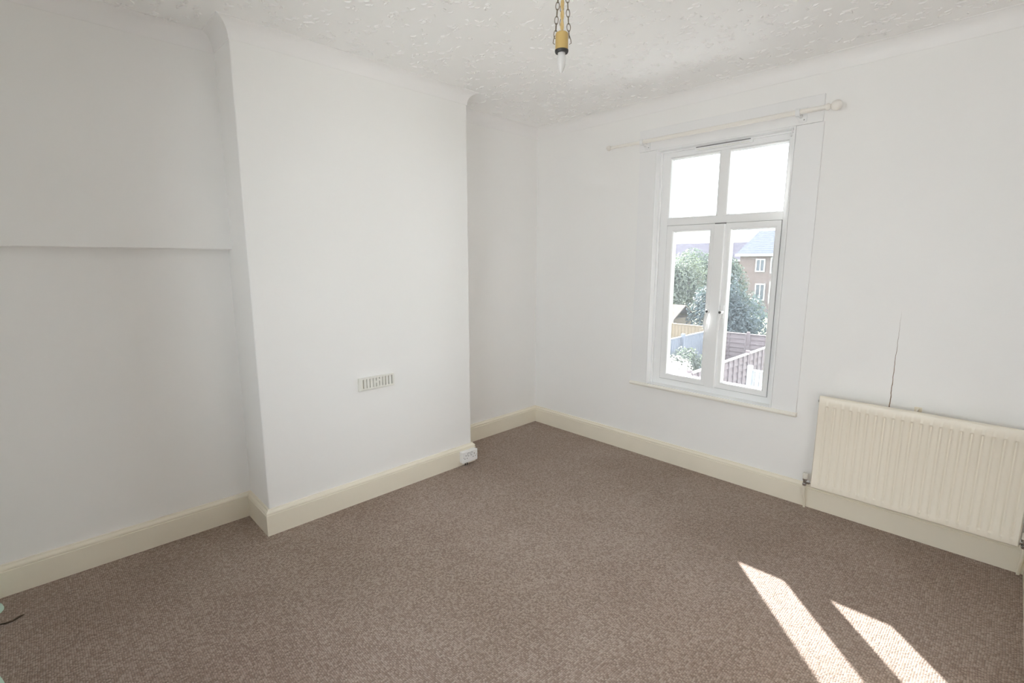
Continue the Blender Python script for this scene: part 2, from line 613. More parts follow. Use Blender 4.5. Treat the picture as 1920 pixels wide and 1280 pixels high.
# ------------------------------------------------------------------ window
win = thing('window_1', (1.6, 0.0, WZ0), kind='structure')
tag(win, 'white four-light casement window with two opening lower sashes')
FY, FB = 0.050, 0.115        # frame front and back
# flat painted architrave boards
AY = -0.014
for x0, x1, z0, z1 in ((1.022, 1.152, 0.57, 2.262), (2.046, 2.188, 0.57, 2.262), (1.017, 2.180, 2.2632, 2.410)):
    MB().box(x0, x1, AY, 0.0, z0, z1).build('architrave', M['trim'], win, bevel=0.003)
# lining of the reveal
MB().box(WX0 - 0.003, WX0 + 0.008, AY - 0.006, FY, 0.572, WZ1).build('reveal_lining', M['upvc'], win, bevel=0.002)
MB().box(WX1 - 0.008, WX1 + 0.003, AY - 0.006, FY, 0.572, WZ1).build('reveal_lining', M['upvc'], win, bevel=0.002)
MB().box(WX0 + 0.008, WX1 - 0.008, AY - 0.006, FY, WZ1 - 0.009, WZ1 + 0.002).build('reveal_lining', M['upvc'], win, bevel=0.002)
# inner cover bead in the corner between lining and frame
MB().box(WX0 + 0.008, WX0 + 0.024, FY - 0.018, FY, 0.572, WZ1 - 0.009).build('cover_bead', M['upvc'], win, bevel=0.004)
MB().box(WX0 + 0.024, WX1 - 0.008, FY - 0.018, FY, WZ1 - 0.022, WZ1 - 0.009).build('cover_bead', M['upvc'], win, bevel=0.004)
# fixed frame
UL = (1.2450, 1.5760, 1.800, 2.192)
UR = (1.6560, 1.9880, 1.800, 2.192)
SL = (1.2330, 1.6000, 0.6180, 1.7400)
SR = (1.6420, 1.9960, 0.6180, 1.7400)
fr = MB().ring((WX0, WX1, 0.560, WZ1), (1.2330, 1.9960, 0.6180, 2.206), FY, FB)
fr.build('frame', M['upvc'], win, bevel=0.002)
MB().box(1.2330, 1.9960, FY + 0.0005, FB, 1.7400, 1.788).build('transom', M['upvc'], win, bevel=0.002)
MB().box(1.588, 1.644, FY + 0.001, FB, 1.788, 2.206).build('mullion', M['upvc'], win, bevel=0.002)
MB().box(1.5860, 1.6560, 0.026, FB - 0.004, 0.6185, 1.7340).build('mullion', M['upvc'], win, bevel=0.004, seg=3)
MB().box(1.584, 1.658, 0.040, 0.047, 1.7335, 1.7415).build('mullion_gap', M['gap'], win)


def glazing(parent, a, front, gy=0.086, w=0.012):
    o = (a[0] - w, a[1] + w, a[2] - w, a[3] + w)
    MB().bead(o, a, front, gy).build('glazing_bead', M['upvc'], parent, smooth=30)
    g = MB().box(a[0] - 0.006, a[1] + 0.006, gy, gy + 0.006, a[2] - 0.006, a[3] + 0.006)
    g.build('pane', M['glass'], parent)


glazing(win, UL, FY - 0.001)
glazing(win, UR, FY - 0.001)
GL = (1.2900, 1.5460, 0.6660, 1.6910)
GR = (1.6960, 1.9550, 0.6660, 1.6910)
for s, g, lab in ((SL, GL, 'left opening sash'), (SR, GR, 'right opening sash')):
    w = 0.012
    gap = 0.0016
    q = (s[0] + gap, s[1] - gap, s[2] + gap, s[3] - gap)
    sash = MB().ring(q, (g[0] - w, g[1] + w, g[2] - w, g[3] + w), 0.044, FB - 0.004).build('casement', M['upvc'], win, bevel=0.003)
    sash['label'] = lab
    glazing(sash, g, 0.043)
    MB().ring(s, (s[0] + gap, s[1] - gap, s[2] + gap, s[3] - gap), 0.0485, FB - 0.01).build('sash_seal', M['gap'], sash)


def handle(sash, x, z, lean):
    """cranked espagnolette handle with key barrel; lever points down"""
    y0 = 0.044
    MB().box(x - 0.014, x + 0.014, y0 - 0.010, y0, z - 0.045, z + 0.045).build('handle_base', M['upvc'], sash, bevel=0.004, seg=3)
    MB().lathe((x, y0 - 0.008, z), (0, -1, 0), [(0.013, 0), (0.0135, 0.012), (0.0135, 0.030), (0.0115, 0.034)], 20).build('handle_boss', M['upvc'], sash, smooth=40)
    h = MB()
    pts = []
    for k in range(9):
        t = k / 8
        pts.append((x + lean * t * 0.012, y0 - 0.030 - 0.022 * sin(min(1, t * 1.6) * pi / 2), z + 0.004 - 0.125 * t))
    vs, fs = [], []
    for k, q in enumerate(pts):
        wd = 0.0125 - 0.004 * (k / 8)
        th = 0.008 - 0.002 * (k / 8)
        for a in range(10):
            an = 2 * pi * a / 10
            vs.append((q[0] + wd * cos(an), q[1] + th * sin(an), q[2]))
    for k in range(8):
        for a in range(10):
            fs.append((k * 10 + a, k * 10 + (a + 1) % 10, k * 10 + 10 + (a + 1) % 10, k * 10 + 10 + a))
    fs += [tuple(range(10))[::-1], tuple(range(80, 90))]
    h.add(vs, fs).build('handle', M['upvc'], sash, smooth=50)
    MB().lathe((x, y0 - 0.041, z), (0, -1, 0), [(0.0078, 0), (0.0078, 0.004), (0.0062, 0.0055)], 16).build('key_barrel', M['black'], sash, smooth=40)
    MB().lathe((x, y0 - 0.0465, z), (0, -1, 0), [(0.0028, 0), (0.0026, 0.001)], 10).build('keyhole', M['chrome'], sash)


cas = [c for c in win.children if c.name.startswith('casement')]
cas.sort(key=lambda c: c['label'])
handle(cas[0], 1.583, 1.150, -0.6)
handle(cas[1], 1.672, 1.150, -0.3)
# trickle ventilator along the head of the frame
tv = MB().box(1.412, 1.790, FY - 0.017, FY, 2.222, 2.247).build('trickle_vent', M['upvc'], win, bevel=0.004)
MB().box(1.424, 1.778, FY - 0.0195, FY - 0.016, 2.2425, 2.2475).build('vent_flap', M['gap'], tv)
for k in range(12):
    MB().box(1.430 + k * 0.029, 1.452 + k * 0.029, FY - 0.0185, FY - 0.0165, 2.2275, 2.2325).build('vent_slot', M['ventp'], tv)
# little hook in the top right corner of the reveal
hk = MB().tube([(2.028, -0.018, 2.252), (2.028, -0.022, 2.240), (2.029, -0.026, 2.215), (2.030, -0.030, 2.206), (2.028, -0.036, 2.206), (2.026, -0.036, 2.214)], 0.0032, 8)
hk.build('hook', M['upvc'], win, smooth=50)
# sill board with rounded nose
sl = MB()
nose = [(FY, 0.546), (-0.022, 0.546), (-0.031, 0.549), (-0.036, 0.556), (-0.036, 0.562), (-0.031, 0.569), (-0.022, 0.572), (FY, 0.572)]
vs = [(x, y, z) for x in (WX0 + 0.001, WX1 - 0.001) for y, z in nose]
sl.add(vs, [tuple(range(8))[::-1], tuple(range(8, 16))] + [(k, (k + 1) % 8, 8 + (k + 1) % 8, 8 + k) for k in range(8)])
nose2 = [(0.0, 0.546)] + nose[1:7] + [(0.0, 0.572)]
for xa, xb in ((1.024, WX0 + 0.001), (WX1 - 0.001, 2.192)):
    vs = [(x, y, z) for x in (xa, xb) for y, z in nose2]
    sl.add(vs, [tuple(range(8))[::-1], tuple(range(8, 16))] + [(k, (k + 1) % 8, 8 + (k + 1) % 8, 8 + k) for k in range(8)])
sl.build('sill', M['sillnose'], win, smooth=40)
# white plastic cover on the sill inside the reveal
MB().box(WX0 + 0.008, WX1 - 0.008, -0.020, FY, 0.5722, 0.5765).build('sill_cover', M['upvc'], win, bevel=0.0015)

# ------------------------------------------------------------------ curtain pole
PZ, PY = 2.318, -0.080
cp = thing('curtain_pole', (1.53, 0.0, PZ), 'thin cream curtain pole with ball finials above the window', 'curtain pole')
MB().lathe((0.832, PY, PZ), (1, 0, 0), [(0.0108, 0), (0.0108, 0.30)], 16).build('rod', M['pole'], cp, smooth=40)
MB().lathe((1.085, PY, PZ), (1, 0, 0), [(0.0138, 0), (0.0138, 1.005)], 16).build('rod', M['pole'], cp, smooth=40)
MB().lathe((2.06, PY, PZ), (1, 0, 0), [(0.0125, 0), (0.0125, 0.150)], 16).build('rod', M['pole'], cp, smooth=40)


def finial(x, sgn, s):
    f = [(0.0135, 0.0), (0.0155, 0.004), (0.0155, 0.012), (0.011, 0.016), (0.010, 0.020)]
    for k in range(1, 12):
        a = pi * k / 12
        f.append((max(0.0015, 0.0245 * sin(a)), 0.020 + 0.0245 * (1 - cos(a)) * 1.0))
    f = [(r * s, h * s) for r, h in f]
    MB().lathe((x, PY, PZ), (sgn, 0, 0), f, 18).build('finial', M['pole'], cp, smooth=50)


finial(0.834, -1, 0.82)
finial(2.205, 1, 1.12)
for bx in (1.078, 2.070):
    br = MB().lathe((bx, 0.0 - 0.0142, PZ - 0.012), (0, -1, 0), [(0.022, 0), (0.022, 0.004), (0.016, 0.008), (0.010, 0.012), (0.009, 0.058)], 18)
    br = br.build('bracket', M['upvc'], cp, smooth=40)
    cup = MB()
    pts = [(PY + 0.0172 * cos(a), PZ + 0.0172 * sin(a)) for a in [pi * (0.75 + 1.5 * k / 14) for k in range(15)]]
    vs, fs = [], []
    for y, z in pts:
        dy, dz = y - PY, z - PZ
        for sx in (-0.011, 0.011):
            vs.append((bx + sx, y, z))
            vs.append((bx + sx, PY + dy * 1.28, PZ + dz * 1.28))
    for k in range(14):
        a = k * 4; c = a + 4
        fs += [(a, a + 2, c + 2, c), (a + 1, c + 1, c + 3, a + 3), (a, c, c + 1, a + 1), (a + 2, a + 3, c + 3, c + 2)]
    fs += [(0, 1, 3, 2), (56, 58, 59, 57)]
    cup.add(vs, fs).build('cup', M['upvc'], br, smooth=30)
    for dx, dz in ((0.014, -0.030), (-0.004, 0.024)):
        MB().lathe((bx + dx, -0.0140, PZ + dz), (0, -1, 0), [(0.0042, 0), (0.0042, 0.0030), (0.0022, 0.0040)], 10).build('screw', M['dark'], br)
    MB().box(bx - 0.014, bx + 0.028, -0.0175, -0.0135, PZ - 0.044, PZ + 0.036).build('back_plate', M['upvc'], br, bevel=0.0012)

# ------------------------------------------------------------------ radiator
RX0, RX1, RZ0, RZ1, RYF = 2.322, 3.196, 0.158, 0.722, -0.100
ra = thing('radiator', (2.76, 0.0, RZ0), 'cream fluted panel radiator hung on the wall right of the window', 'radiator')
xs = [RX0, RX0 + 0.004]
pit = 0.0383
x = 2.365
grooves = []
while x < RX1 - 0.02:
    grooves.append(x)
    x += pit
rows = [RZ0, RZ0 + 0.008, RZ0 + 0.034, RZ0 + 0.044, RZ1 - 0.062, RZ1 - 0.052, RZ1 - 0.010, RZ1 - 0.003, RZ1]
cols = [(RX0, 0), (RX0 + 0.005, 0)]
for gx in grooves:
    for d, h in ((-0.0125, 0.0), (-0.0075, 0.0015), (-0.003, 0.0062), (0.003, 0.0062), (0.0075, 0.0015), (0.0125, 0.0)):
        cols.append((gx + d, h))
cols += [(RX1 - 0.005, 0), (RX1, 0)]
vs, fs = [], []
for j, z in enumerate(rows):
    for i, (x, h) in enumerate(cols):
        y = RYF
        if 3 <= j <= 4:
            y += h * 1.15 + 0.0035
        if j == 0: y += 0.010
        if j == 1: y += 0.001
        if j == 7: y += 0.004
        if j == 8: y += 0.012
        if i in (0, len(cols) - 1): y += 0.006
        vs.append((x, y, z))
nc = len(cols)
for j in range(len(rows) - 1):
    for i in range(nc - 1):
        fs.append((j * nc + i, j * nc + i + 1, (j + 1) * nc + i + 1, (j + 1) * nc + i))
bk = len(vs)
YBk = RYF + 0.022
for j in (0, len(rows) - 1):
    for i in range(nc):
        vs.append((cols[i][0], YBk, rows[j]))
for i in range(nc - 1):
    fs.append((i, bk + i, bk + i + 1, i + 1))
    t = (len(rows) - 1) * nc
    fs.append((t + i, t + i + 1, bk + nc + i + 1, bk + nc + i))
fs.append(tuple([j * nc for j in range(len(rows))] + [bk + nc, bk]))
fs.append(tuple([j * nc + nc - 1 for j in range(len(rows))] + [bk + 2 * nc - 1, bk + nc - 1]))
fs.append((bk, bk + nc, bk + 2 * nc - 1, bk + nc - 1))
MB().add(vs, fs).build('panel', M['rad'], ra, smooth=40)
# pressed seam along top and bottom of the panel
MB().box(RX0 + 0.004, RX1 - 0.004, RYF + 0.0225, RYF + 0.0245, RZ1 - 0.016, RZ1 - 0.002).build('seam', M['rad'], ra)
# header tubes behind, end tapping, hanging brackets
for z in (RZ0 + 0.03, RZ1 - 0.035):
    MB().lathe((RX0 + 0.006, RYF + 0.032, z), (1, 0, 0), [(0.014, 0), (0.014, RX1 - RX0 - 0.012)], 12).build('header_tube', M['rad'], ra, smooth=40)
for x in (2.50, 2.757, 3.05):
    hb = MB().box(x - 0.016, x + 0.016, -0.0035, -0.0005, 0.20, (RZ1 + 0.008 if 2.7 < x < 2.8 else RZ1 - 0.06)).box(x - 0.004, x + 0.004, -0.068, -0.0005, RZ1 - 0.10, (RZ1 + 0.002 if 2.7 < x < 2.8 else RZ1 - 0.06))
    hb.build('hanging_bracket', M['rad'], ra)
MB().lathe((RX0 - 0.006, RYF + 0.030, RZ1 - 0.035), (1, 0, 0), [(0.008, 0), (0.008, 0.012)], 12).build('bleed_plug', M['dark'], ra, smooth=40)


def valve(x, sgn, tail):
    y = -0.072
    z = 0.178
    v = MB().lathe((x, y, z - 0.026), (0, 0, 1), [(0.010, 0), (0.012, 0.004), (0.012, 0.014), (0.0095, 0.017), (0.0105, 0.032), (0.0125, 0.034), (0.0125, 0.044), (0.008, 0.047)], 18)
    v = v.build('valve', M['chrome'], ra, smooth=35)
    v['label'] = 'chrome lockshield valve'
    MB().lathe((x, y, z + 0.0185), (0, 0, 1), [(0.0125, 0), (0.0145, 0.004), (0.0135, 0.030), (0.009, 0.035)], 18).build('cap', M['sillnose'], v, smooth=35)
    MB().lathe((x, y, z), (sgn, 0, 0), [(0.0085, 0.004), (0.0085, 0.012), (0.0135, 0.0125), (0.0135, 0.026), (0.009, 0.027), (0.009, tail)], 6).build('union_nut', M['chrome'], v)
    pp = MB().tube([(x, y, z - 0.022), (x, y, 0.09), (x + 0.002 * sgn, y + 0.008, 0.07), (x + 0.002 * sgn, -0.040, 0.035), (x + 0.002 * sgn, -0.038, 0.0)], 0.0068, 12)
    pp.build('pipe', M['cream'], ra, smooth=50)


valve(2.287, 1, 0.040)
valve(3.2135, -1, 0.024)

# ------------------------------------------------------------------ air vent on the chimney breast
av = thing('air_vent', (C_, -1.808, 0.742), 'small ivory slotted air vent low on the chimney breast', 'air vent')
vy0, vy1, vz0, vz1 = -1.930, -1.686, 0.705, 0.785
vx0, vx1 = C_ + 0.0005, C_ + 0.014
MB().box(C_ - 0.003, C_ + 0.0025, vy0 + 0.01, vy1 - 0.01, vz0 + 0.01, vz1 - 0.01).build('backing', M['ventd'], av)
cov_m = MB()
sl0, sl1 = -1.8975, -1.7035
# cover plate ring around the slot field
oy = [(vy0, vz0), (vy1, vz0), (vy1, vz1), (vy0, vz1)]
iy = [(sl0 - 0.004, 0.7185), (sl1 + 0.004, 0.7185), (sl1 + 0.004, 0.7735), (sl0 - 0.004, 0.7735)]
vs = [(vx1, *q) for q in oy] + [(vx1, *q) for q in iy] + [(vx0, *q) for q in oy] + [(vx0, *q) for q in iy]
fs = []
for k in range(4):
    n = (k + 1) % 4
    fs += [(k, n, 4 + n, 4 + k), (8 + k, 12 + k, 12 + n, 8 + n), (k, 8 + k, 8 + n, n), (4 + k, 4 + n, 12 + n, 12 + k)]
cov_m.add(vs, fs).build('cover', M['ventp'], av, bevel=0.003, seg=3)
ns = 10
pitch = (sl1 - sl0) / (ns - 1)
first = None
for k in range(ns - 1):                       # bars between the ten slots
    yc = sl0 + (k + 0.5) * pitch
    if first is None:
        first = MB().box(vx0, vx1 - 0.0005, yc - pitch / 2 + 0.0027, yc + pitch / 2 - 0.0027, 0.7180, 0.7740).build('bar', M['ventp'], av)
    else:
        copy_part(first, av, (0, k * pitch, 0))
# the two middle slots are half closed by slanting webs
for k, s in ((4, 1), (5, -1)):
    yc = sl0 + k * pitch
    vs = []
    for xx in (vx0, vx1 - 0.001):
        vs += [(xx, yc - 0.0037, 0.746 - s * 0.010), (xx, yc + 0.0037, 0.746 + s * 0.000), (xx, yc + 0.0037, 0.746 + s * 0.000 + 0.014), (xx, yc - 0.0037, 0.746 - s * 0.010 + 0.014)]
    MB().add(vs, [(0, 1, 2, 3), (4, 5, 6, 7), (0, 1, 5, 4), (1, 2, 6, 5), (2, 3, 7, 6), (3, 0, 4, 7)]).build('web', M['ventp'], av)

# ------------------------------------------------------------------ double socket on the skirting
sx0 = C_ + BB_T
so = thing('double_socket', (sx0, -1.108, 0.027), 'white double power socket on the skirting of the chimney breast', 'socket')
sy0, sy1, sz0, sz1 = -1.178, -1.038, 0.029, 0.113
MB().box(sx0, sx0 + 0.030, sy0 + 0.001, sy1 - 0.001, sz0 + 0.001, sz1 - 0.001).build('back_box', M['plastic'], so, bevel=0.003)
fx = sx0 + 0.0305
MB().box(fx, fx + 0.0085, sy0, sy1, sz0, sz1).build('face_plate', M['plastic'], so, bevel=0.003, seg=3)
for yc in (-1.122, -1.094):
    sw = MB()
    vs = [(fx + 0.0080, yc - 0.0065, 0.078), (fx + 0.0080, yc + 0.0065, 0.078), (fx + 0.0080, yc + 0.0065, 0.100), (fx + 0.0080, yc - 0.0065, 0.100),
          (fx + 0.0125, yc - 0.006, 0.079), (fx + 0.0125, yc + 0.006, 0.079), (fx + 0.0095, yc + 0.006, 0.099), (fx + 0.0095, yc - 0.006, 0.099)]
    sw.add(vs, [(0, 1, 2, 3), (4, 5, 6, 7), (0, 1, 5, 4), (1, 2, 6, 5), (2, 3, 7, 6), (3, 0, 4, 7)]).build('switch', M['plastic'], so)
    MB().box(fx + 0.0070, fx + 0.0089, yc - 0.0085, yc + 0.0085, 0.0755, 0.1015).build('switch_surround', M['gap'], so)
for yc in (-1.147, -1.069):
    for dy, dz, wy, wz in ((0, 0.018, 0.0022, 0.0042), (-0.011, -0.004, 0.0033, 0.0021), (0.011, -0.004, 0.0033, 0.0021)):
        MB().box(fx + 0.0060, fx + 0.0090, yc + dy - wy, yc + dy + wy, 0.066 + dz - wz, 0.066 + dz + wz).build('pin_hole', M['dark'], so)
for yc in (-1.168, -1.048):
    MB().lathe((fx + 0.0078, yc, 0.071), (1, 0, 0), [(0.0024, 0), (0.0024, 0.0012)], 10).build('screw', M['chrome'], so)
# stubs of dark cable below the box
for yc in (-1.136, -1.118):
    MB().tube([(sx0 + 0.012, yc, 0.032), (sx0 + 0.016, yc, 0.020), (sx0 + 0.015, yc - 0.002, 0.001)], 0.0032, 8).build('cable', M['black'], so, smooth=50)

# ------------------------------------------------------------------ pendant lamp
LX, LY = 1.760, -1.780
pl = thing('pendant_lamp', (LX, LY, H), 'bare candle bulb in a brass holder hung on chains from the ceiling', 'pendant lamp')
MB().lathe((LX, LY, H), (0, 0, -1), [(0.055, 0), (0.055, 0.006), (0.045, 0.016), (0.020, 0.026), (0.010, 0.034)], 28).build('ceiling_rose', M['brass'], pl, smooth=40)
# twisted pair of gold flex
for ph in (0, pi):
    pts = []
    for k in range(61):
        t = k / 60
        z = 2.572 + (2.316 - 2.572) * t
        pts.append((LX + 0.0034 * cos(ph + t * 22), LY + 0.0034 * sin(ph + t * 22), z))
    MB().tube(pts, 0.0037, 8).build('flex', M['gold_cord'], pl, smooth=60)
hz1, hz0 = 2.322, 2.262
MB().lathe((LX, LY, hz1), (0, 0, -1), [(0.006, -0.002), (0.017, -0.001), (0.0225, 0.003), (0.0235, 0.008), (0.0235, hz1 - hz0)], 28).build('lamp_holder', M['brass'], pl, smooth=35)
MB().lathe((LX, LY, hz0 + 0.001), (0, 0, -1), [(0.0225, 0), (0.0250, 0.001), (0.0250, 0.006), (0.023, 0.0105), (0.012, 0.0105), (0.012, 0.002)], 28, cap=False).build('shade_ring', M['black'], pl, smooth=35)
MB().lathe((LX, LY, hz0), (0, 0, -1), [(0.0125, 0), (0.0135, 0.006), (0.0142, 0.016), (0.0158, 0.024), (0.0160, 0.034), (0.0150, 0.046), (0.0120, 0.060), (0.0085, 0.070), (0.0045, 0.0765), (0.0012, 0.079)], 24).build('bulb', M['bulb'], pl, smooth=60)
# three chains from the rose down to lugs on the holder
link = None
ux, uy = cos(R(45.5)), sin(R(45.5))          # image-right direction on plan
for ci, (a0, rr0, rr1) in enumerate(((R(225.5), 0.008, 0.0245), (R(45.5), 0.010, 0.0270), (R(135.5), 0.008, 0.0245))):
    top = Vector((LX + rr0 * cos(a0), LY + rr0 * sin(a0), 2.566))
    bot = Vector((LX + rr1 * cos(a0), LY + rr1 * sin(a0), 2.300))
    ch = MB().tube([bot + Vector((0.001 * cos(a0), 0.001 * sin(a0), 0.012)), bot + Vector((0.006 * cos(a0), 0.006 * sin(a0), -0.002)),
                    bot + Vector((0.0075 * cos(a0), 0.0075 * sin(a0), -0.014)), bot + Vector((0.001 * cos(a0), 0.001 * sin(a0), -0.018))], 0.0014, 6)
    ch = ch.build('chain', M['chain'], pl, smooth=60)
    ax = (bot - top)
    ln = ax.length
    d = ax.normalized()
    n_l = 11
    step = (ln - 0.004) / n_l
    if link is None:
        lm = MB()
        hl = step / 2 + 0.0022
        pts = [(0.0066 * cos(t), 0, hl * sin(t)) for t in [2 * pi * k / 18 for k in range(18)]]
        lm.tube(pts, 0.0013, 6, closed=True)
        link_proto = lm
    for k in range(n_l):
        c = top + d * (step * (k + 0.5))
        if link is None:
            o = link_proto.build('chain_link', M['chain'], None, smooth=60)
            link = o
            o.parent = ch
        else:
            o = link.copy()
            COL.objects.link(o)
            o.parent = ch
        q = Vector((0, 0, -1)).rotation_difference(d)
        twist = R(45.5) + (R(75) if (k + ci) % 2 else R(5))
        o.matrix_local = Matrix.Translation(c - Vector((LX, LY, H))) @ q.to_matrix().to_4x4() @ Matrix.Rotation(twist, 4, 'Z')

# ------------------------------------------------------------------ small things on the carpet at the left
# soft cloth bundle reaching into the frame at the far left edge
gb = MB()
nu, nv = 40, 10
random.seed(4)
for i in range(nu + 1):
    t = i / nu
    x = -0.0 + 0.035 + t * 0.80
    w = 0.055 * math.sqrt(max(0.0004, 1 - (2 * t - 1) ** 8))
    bul = 0.050 * math.exp(-((x - 0.12) / 0.07) ** 2) + 0.058 * math.exp(-((x - 0.68) / 0.09) ** 2)
    hgt = 0.030 + 0.030 * math.exp(-((x - 0.12) / 0.08) ** 2) + 0.035 * math.exp(-((x - 0.68) / 0.1) ** 2)
    hgt *= math.sqrt(max(0.01, 1 - (2 * t - 1) ** 6))
    for j in range(nv + 1):
        a = pi * j / nv
        yy = -3.624 + (w + bul) * cos(a) * (1 if cos(a) > 0 else 1.6)
        zz = 0.002 + hgt * sin(a) * (1 + 0.10 * sin(x * 60 + j))
        gb.v.append((x, yy, max(0.001, zz)))
for i in range(nu):
    for j in range(nv):
        a = i * (nv + 1) + j
        gb.f.append((a, a + 1, a + nv + 2, a + nv + 1))
    gb.f.append((i * (nv + 1), (i + 1) * (nv + 1), (i + 1) * (nv + 1) + nv, i * (nv + 1) + nv))
gb.f.append(tuple(range(nv + 1)))
gb.f.append(tuple(range(nu * (nv + 1), (nu + 1) * (nv + 1))))
o = gb.build('cloth_bundle', M['green'], smooth=70)
tag(o, 'pale green cloth bundle just entering the far left edge of the carpet', 'cloth')
o = MB().tube([(0.245, -3.545, 0.002), (0.262, -3.520, 0.004), (0.262, -3.497, 0.003), (0.250, -3.477, 0.005), (0.240, -3.462, 0.002)], [0.002, 0.004, 0.0032, 0.0042, 0.0015], 6).build('loose_thread', M['brown'], smooth=60)
tag(o, 'loose dark brown thread lying on the carpet at the far left', 'thread')

# ------------------------------------------------------------------ outside: gardens behind the terrace
GZ = -2.8
st(MB().box(-60, 40, 9.5, 90, GZ - 0.3, GZ).build('ground', M['lawn']))
st(MB().box(-60, 40, 0.5, 9.5, GZ - 0.3, GZ).build('ground_patio_bounce', M['paving']))  # unseen pale ground added to bounce light up through the main window
st(MB().box(-60, 60, -60, -5.5, GZ - 0.3, GZ).build('ground_street_bounce', M['paving']))  # unseen pale ground added to bounce light in through the back window


def lap_fence(name, label, p0, p1, top, mat, npan, boards=10, battens=4, post_w=0.09, capmat=None, front=1, group=None):
    """overlap panel fence from p0 to p1 with posts, horizontal boards, vertical battens and a cap rail"""
    p0 = Vector((*p0, GZ)); p1 = Vector((*p1, GZ))
    d = (p1 - p0).normalized()
    nrm = Vector((-d.y, d.x, 0)) * front
    ln = (p1 - p0).length
    f = thing(name, p0, label, 'fence', group)
    hgt = top - GZ
    pw = ln / npan

    def obox(s0, s1, n0, n1, z0, z1):
        vs = [p0 + d * s + nrm * n + Vector((0, 0, z)) for s in (s0, s1) for n in (n0, n1) for z in (z0, z1)]
        return MB().add(vs, [(0, 1, 3, 2), (4, 6, 7, 5), (0, 4, 5, 1), (2, 3, 7, 6), (0, 2, 6, 4), (1, 5, 7, 3)])
    po = None
    bd = None
    bt = None
    cpb = None
    bh = (hgt - 0.08) / boards
    for k in range(npan + 1):
        if po is None:
            po = obox(-post_w / 2, post_w / 2, -post_w / 2, post_w / 2, 0, hgt + 0.06).build('post', mat, f)
        else:
            copy_part(po, f, d * (pw * k))
    for k in range(npan):
        for j in range(boards):
            if bd is None:
                # each board leans out over the one below it
                s0, s1 = post_w / 2, pw - post_w / 2
                z0, z1 = 0.04, 0.04 + bh + 0.02
                vs = []
                for s in (s0, s1):
                    vs += [p0 + d * s + nrm * 0.040 + Vector((0, 0, z0)), p0 + d * s + nrm * 0.022 + Vector((0, 0, z0)),
                           p0 + d * s + nrm * 0.000 + Vector((0, 0, z1)), p0 + d * s + nrm * 0.010 + Vector((0, 0, z1))]
                bd = MB().add(vs, [(0, 1, 2, 3), (4, 5, 6, 7), (0, 1, 5, 4), (1, 2, 6, 5), (2, 3, 7, 6), (3, 0, 4, 7)]).build('board', mat, f)
            else:
                copy_part(bd, f, d * (pw * k) + Vector((0, 0, bh * j)))
        for j in range(battens + 1):
            s = post_w / 2 + 0.02 + (pw - post_w - 0.04) * j / battens
            if bt is None:
                bt = obox(s - 0.02, s + 0.02, 0.036, 0.058, 0.03, hgt - 0.02).build('batten', mat, f)
                s_first = s
            else:
                copy_part(bt, f, d * (pw * k + s - s_first))
        if cpb is None:
            cpb = obox(post_w / 2, pw - post_w / 2, -0.02, 0.06, hgt - 0.03, hgt).build('cap_rail', capmat or mat, f)
        else:
            copy_part(cpb, f, d * (pw * k))
    return f


def plank_fence(name, label, p0, p1, top, mat, bw=0.14, cat='fence', capmat=None, post_every=1.8, group=None):
    """close-boarded fence of upright planks"""
    p0 = Vector((*p0, GZ)); p1 = Vector((*p1, GZ))
    d = (p1 - p0).normalized()
    nrm = Vector((-d.y, d.x, 0))
    ln = (p1 - p0).length
    f = thing(name, p0, label, cat, group)
    hgt = top - GZ

    def obox(s0, s1, n0, n1, z0, z1):
        vs = [p0 + d * s + nrm * n + Vector((0, 0, z)) for s in (s0, s1) for n in (n0, n1) for z in (z0, z1)]
        return MB().add(vs, [(0, 1, 3, 2), (4, 6, 7, 5), (0, 4, 5, 1), (2, 3, 7, 6), (0, 2, 6, 4), (1, 5, 7, 3)])
    n = int(ln / bw)
    b0 = obox(0, bw - 0.012, 0.0, 0.018, 0.03, hgt - 0.04).build('board', mat, f)
    for k in range(1, n):
        copy_part(b0, f, d * (bw * k) + Vector((0, 0, 0.006 * ((k * 7) % 3 - 1))))
    for z in (0.3, hgt - 0.35):
        obox(0, n * bw, 0.018, 0.055, z, z + 0.08).build('rail', mat, f)
    obox(0, n * bw, -0.02, 0.06, hgt - 0.04, hgt).build('cap_rail', capmat or mat, f)
    np_ = max(1, int(ln / post_every))
    q = obox(-0.05, 0.05, -0.10, -0.001, 0, hgt + 0.10).build('post', capmat or mat, f)
    for k in range(1, np_ + 1):
        copy_part(q, f, d * (ln * k / np_))
    return f


lap_fence('lap_fence', 'reddish lap fence running away from the house in the right sash', (-1.86, 5.4), (-1.86, 14.0), -1.0, M['fence_red'], 5, 9, 5, capmat=M['fence_cap'], front=-1)
lap_fence('lap_fence', 'reddish lap fence across the garden end under the dark tree', (-4.40, 14.16), (-1.98, 14.30), -1.0, M['fence_red'], 2, 11, 2, front=-1)
plank_fence('plank_fence', 'blue grey plank fence with a post seen through the left sash', (-4.50, 8.0), (-4.50, 14.0), -1.0, M['fence_grey'])
plank_fence('plank_fence', 'tan plank fence behind the blue grey fence in the left sash', (-8.2, 15.2), (-4.6, 15.2), -1.02, M['fence_tan'])
plank_fence('garden_gate', 'white plank garden gate low in the right sash', (-1.05, 8.55), (-0.05, 8.55), -1.02, M['white_gate'], bw=0.10, cat='gate', post_every=1.0)

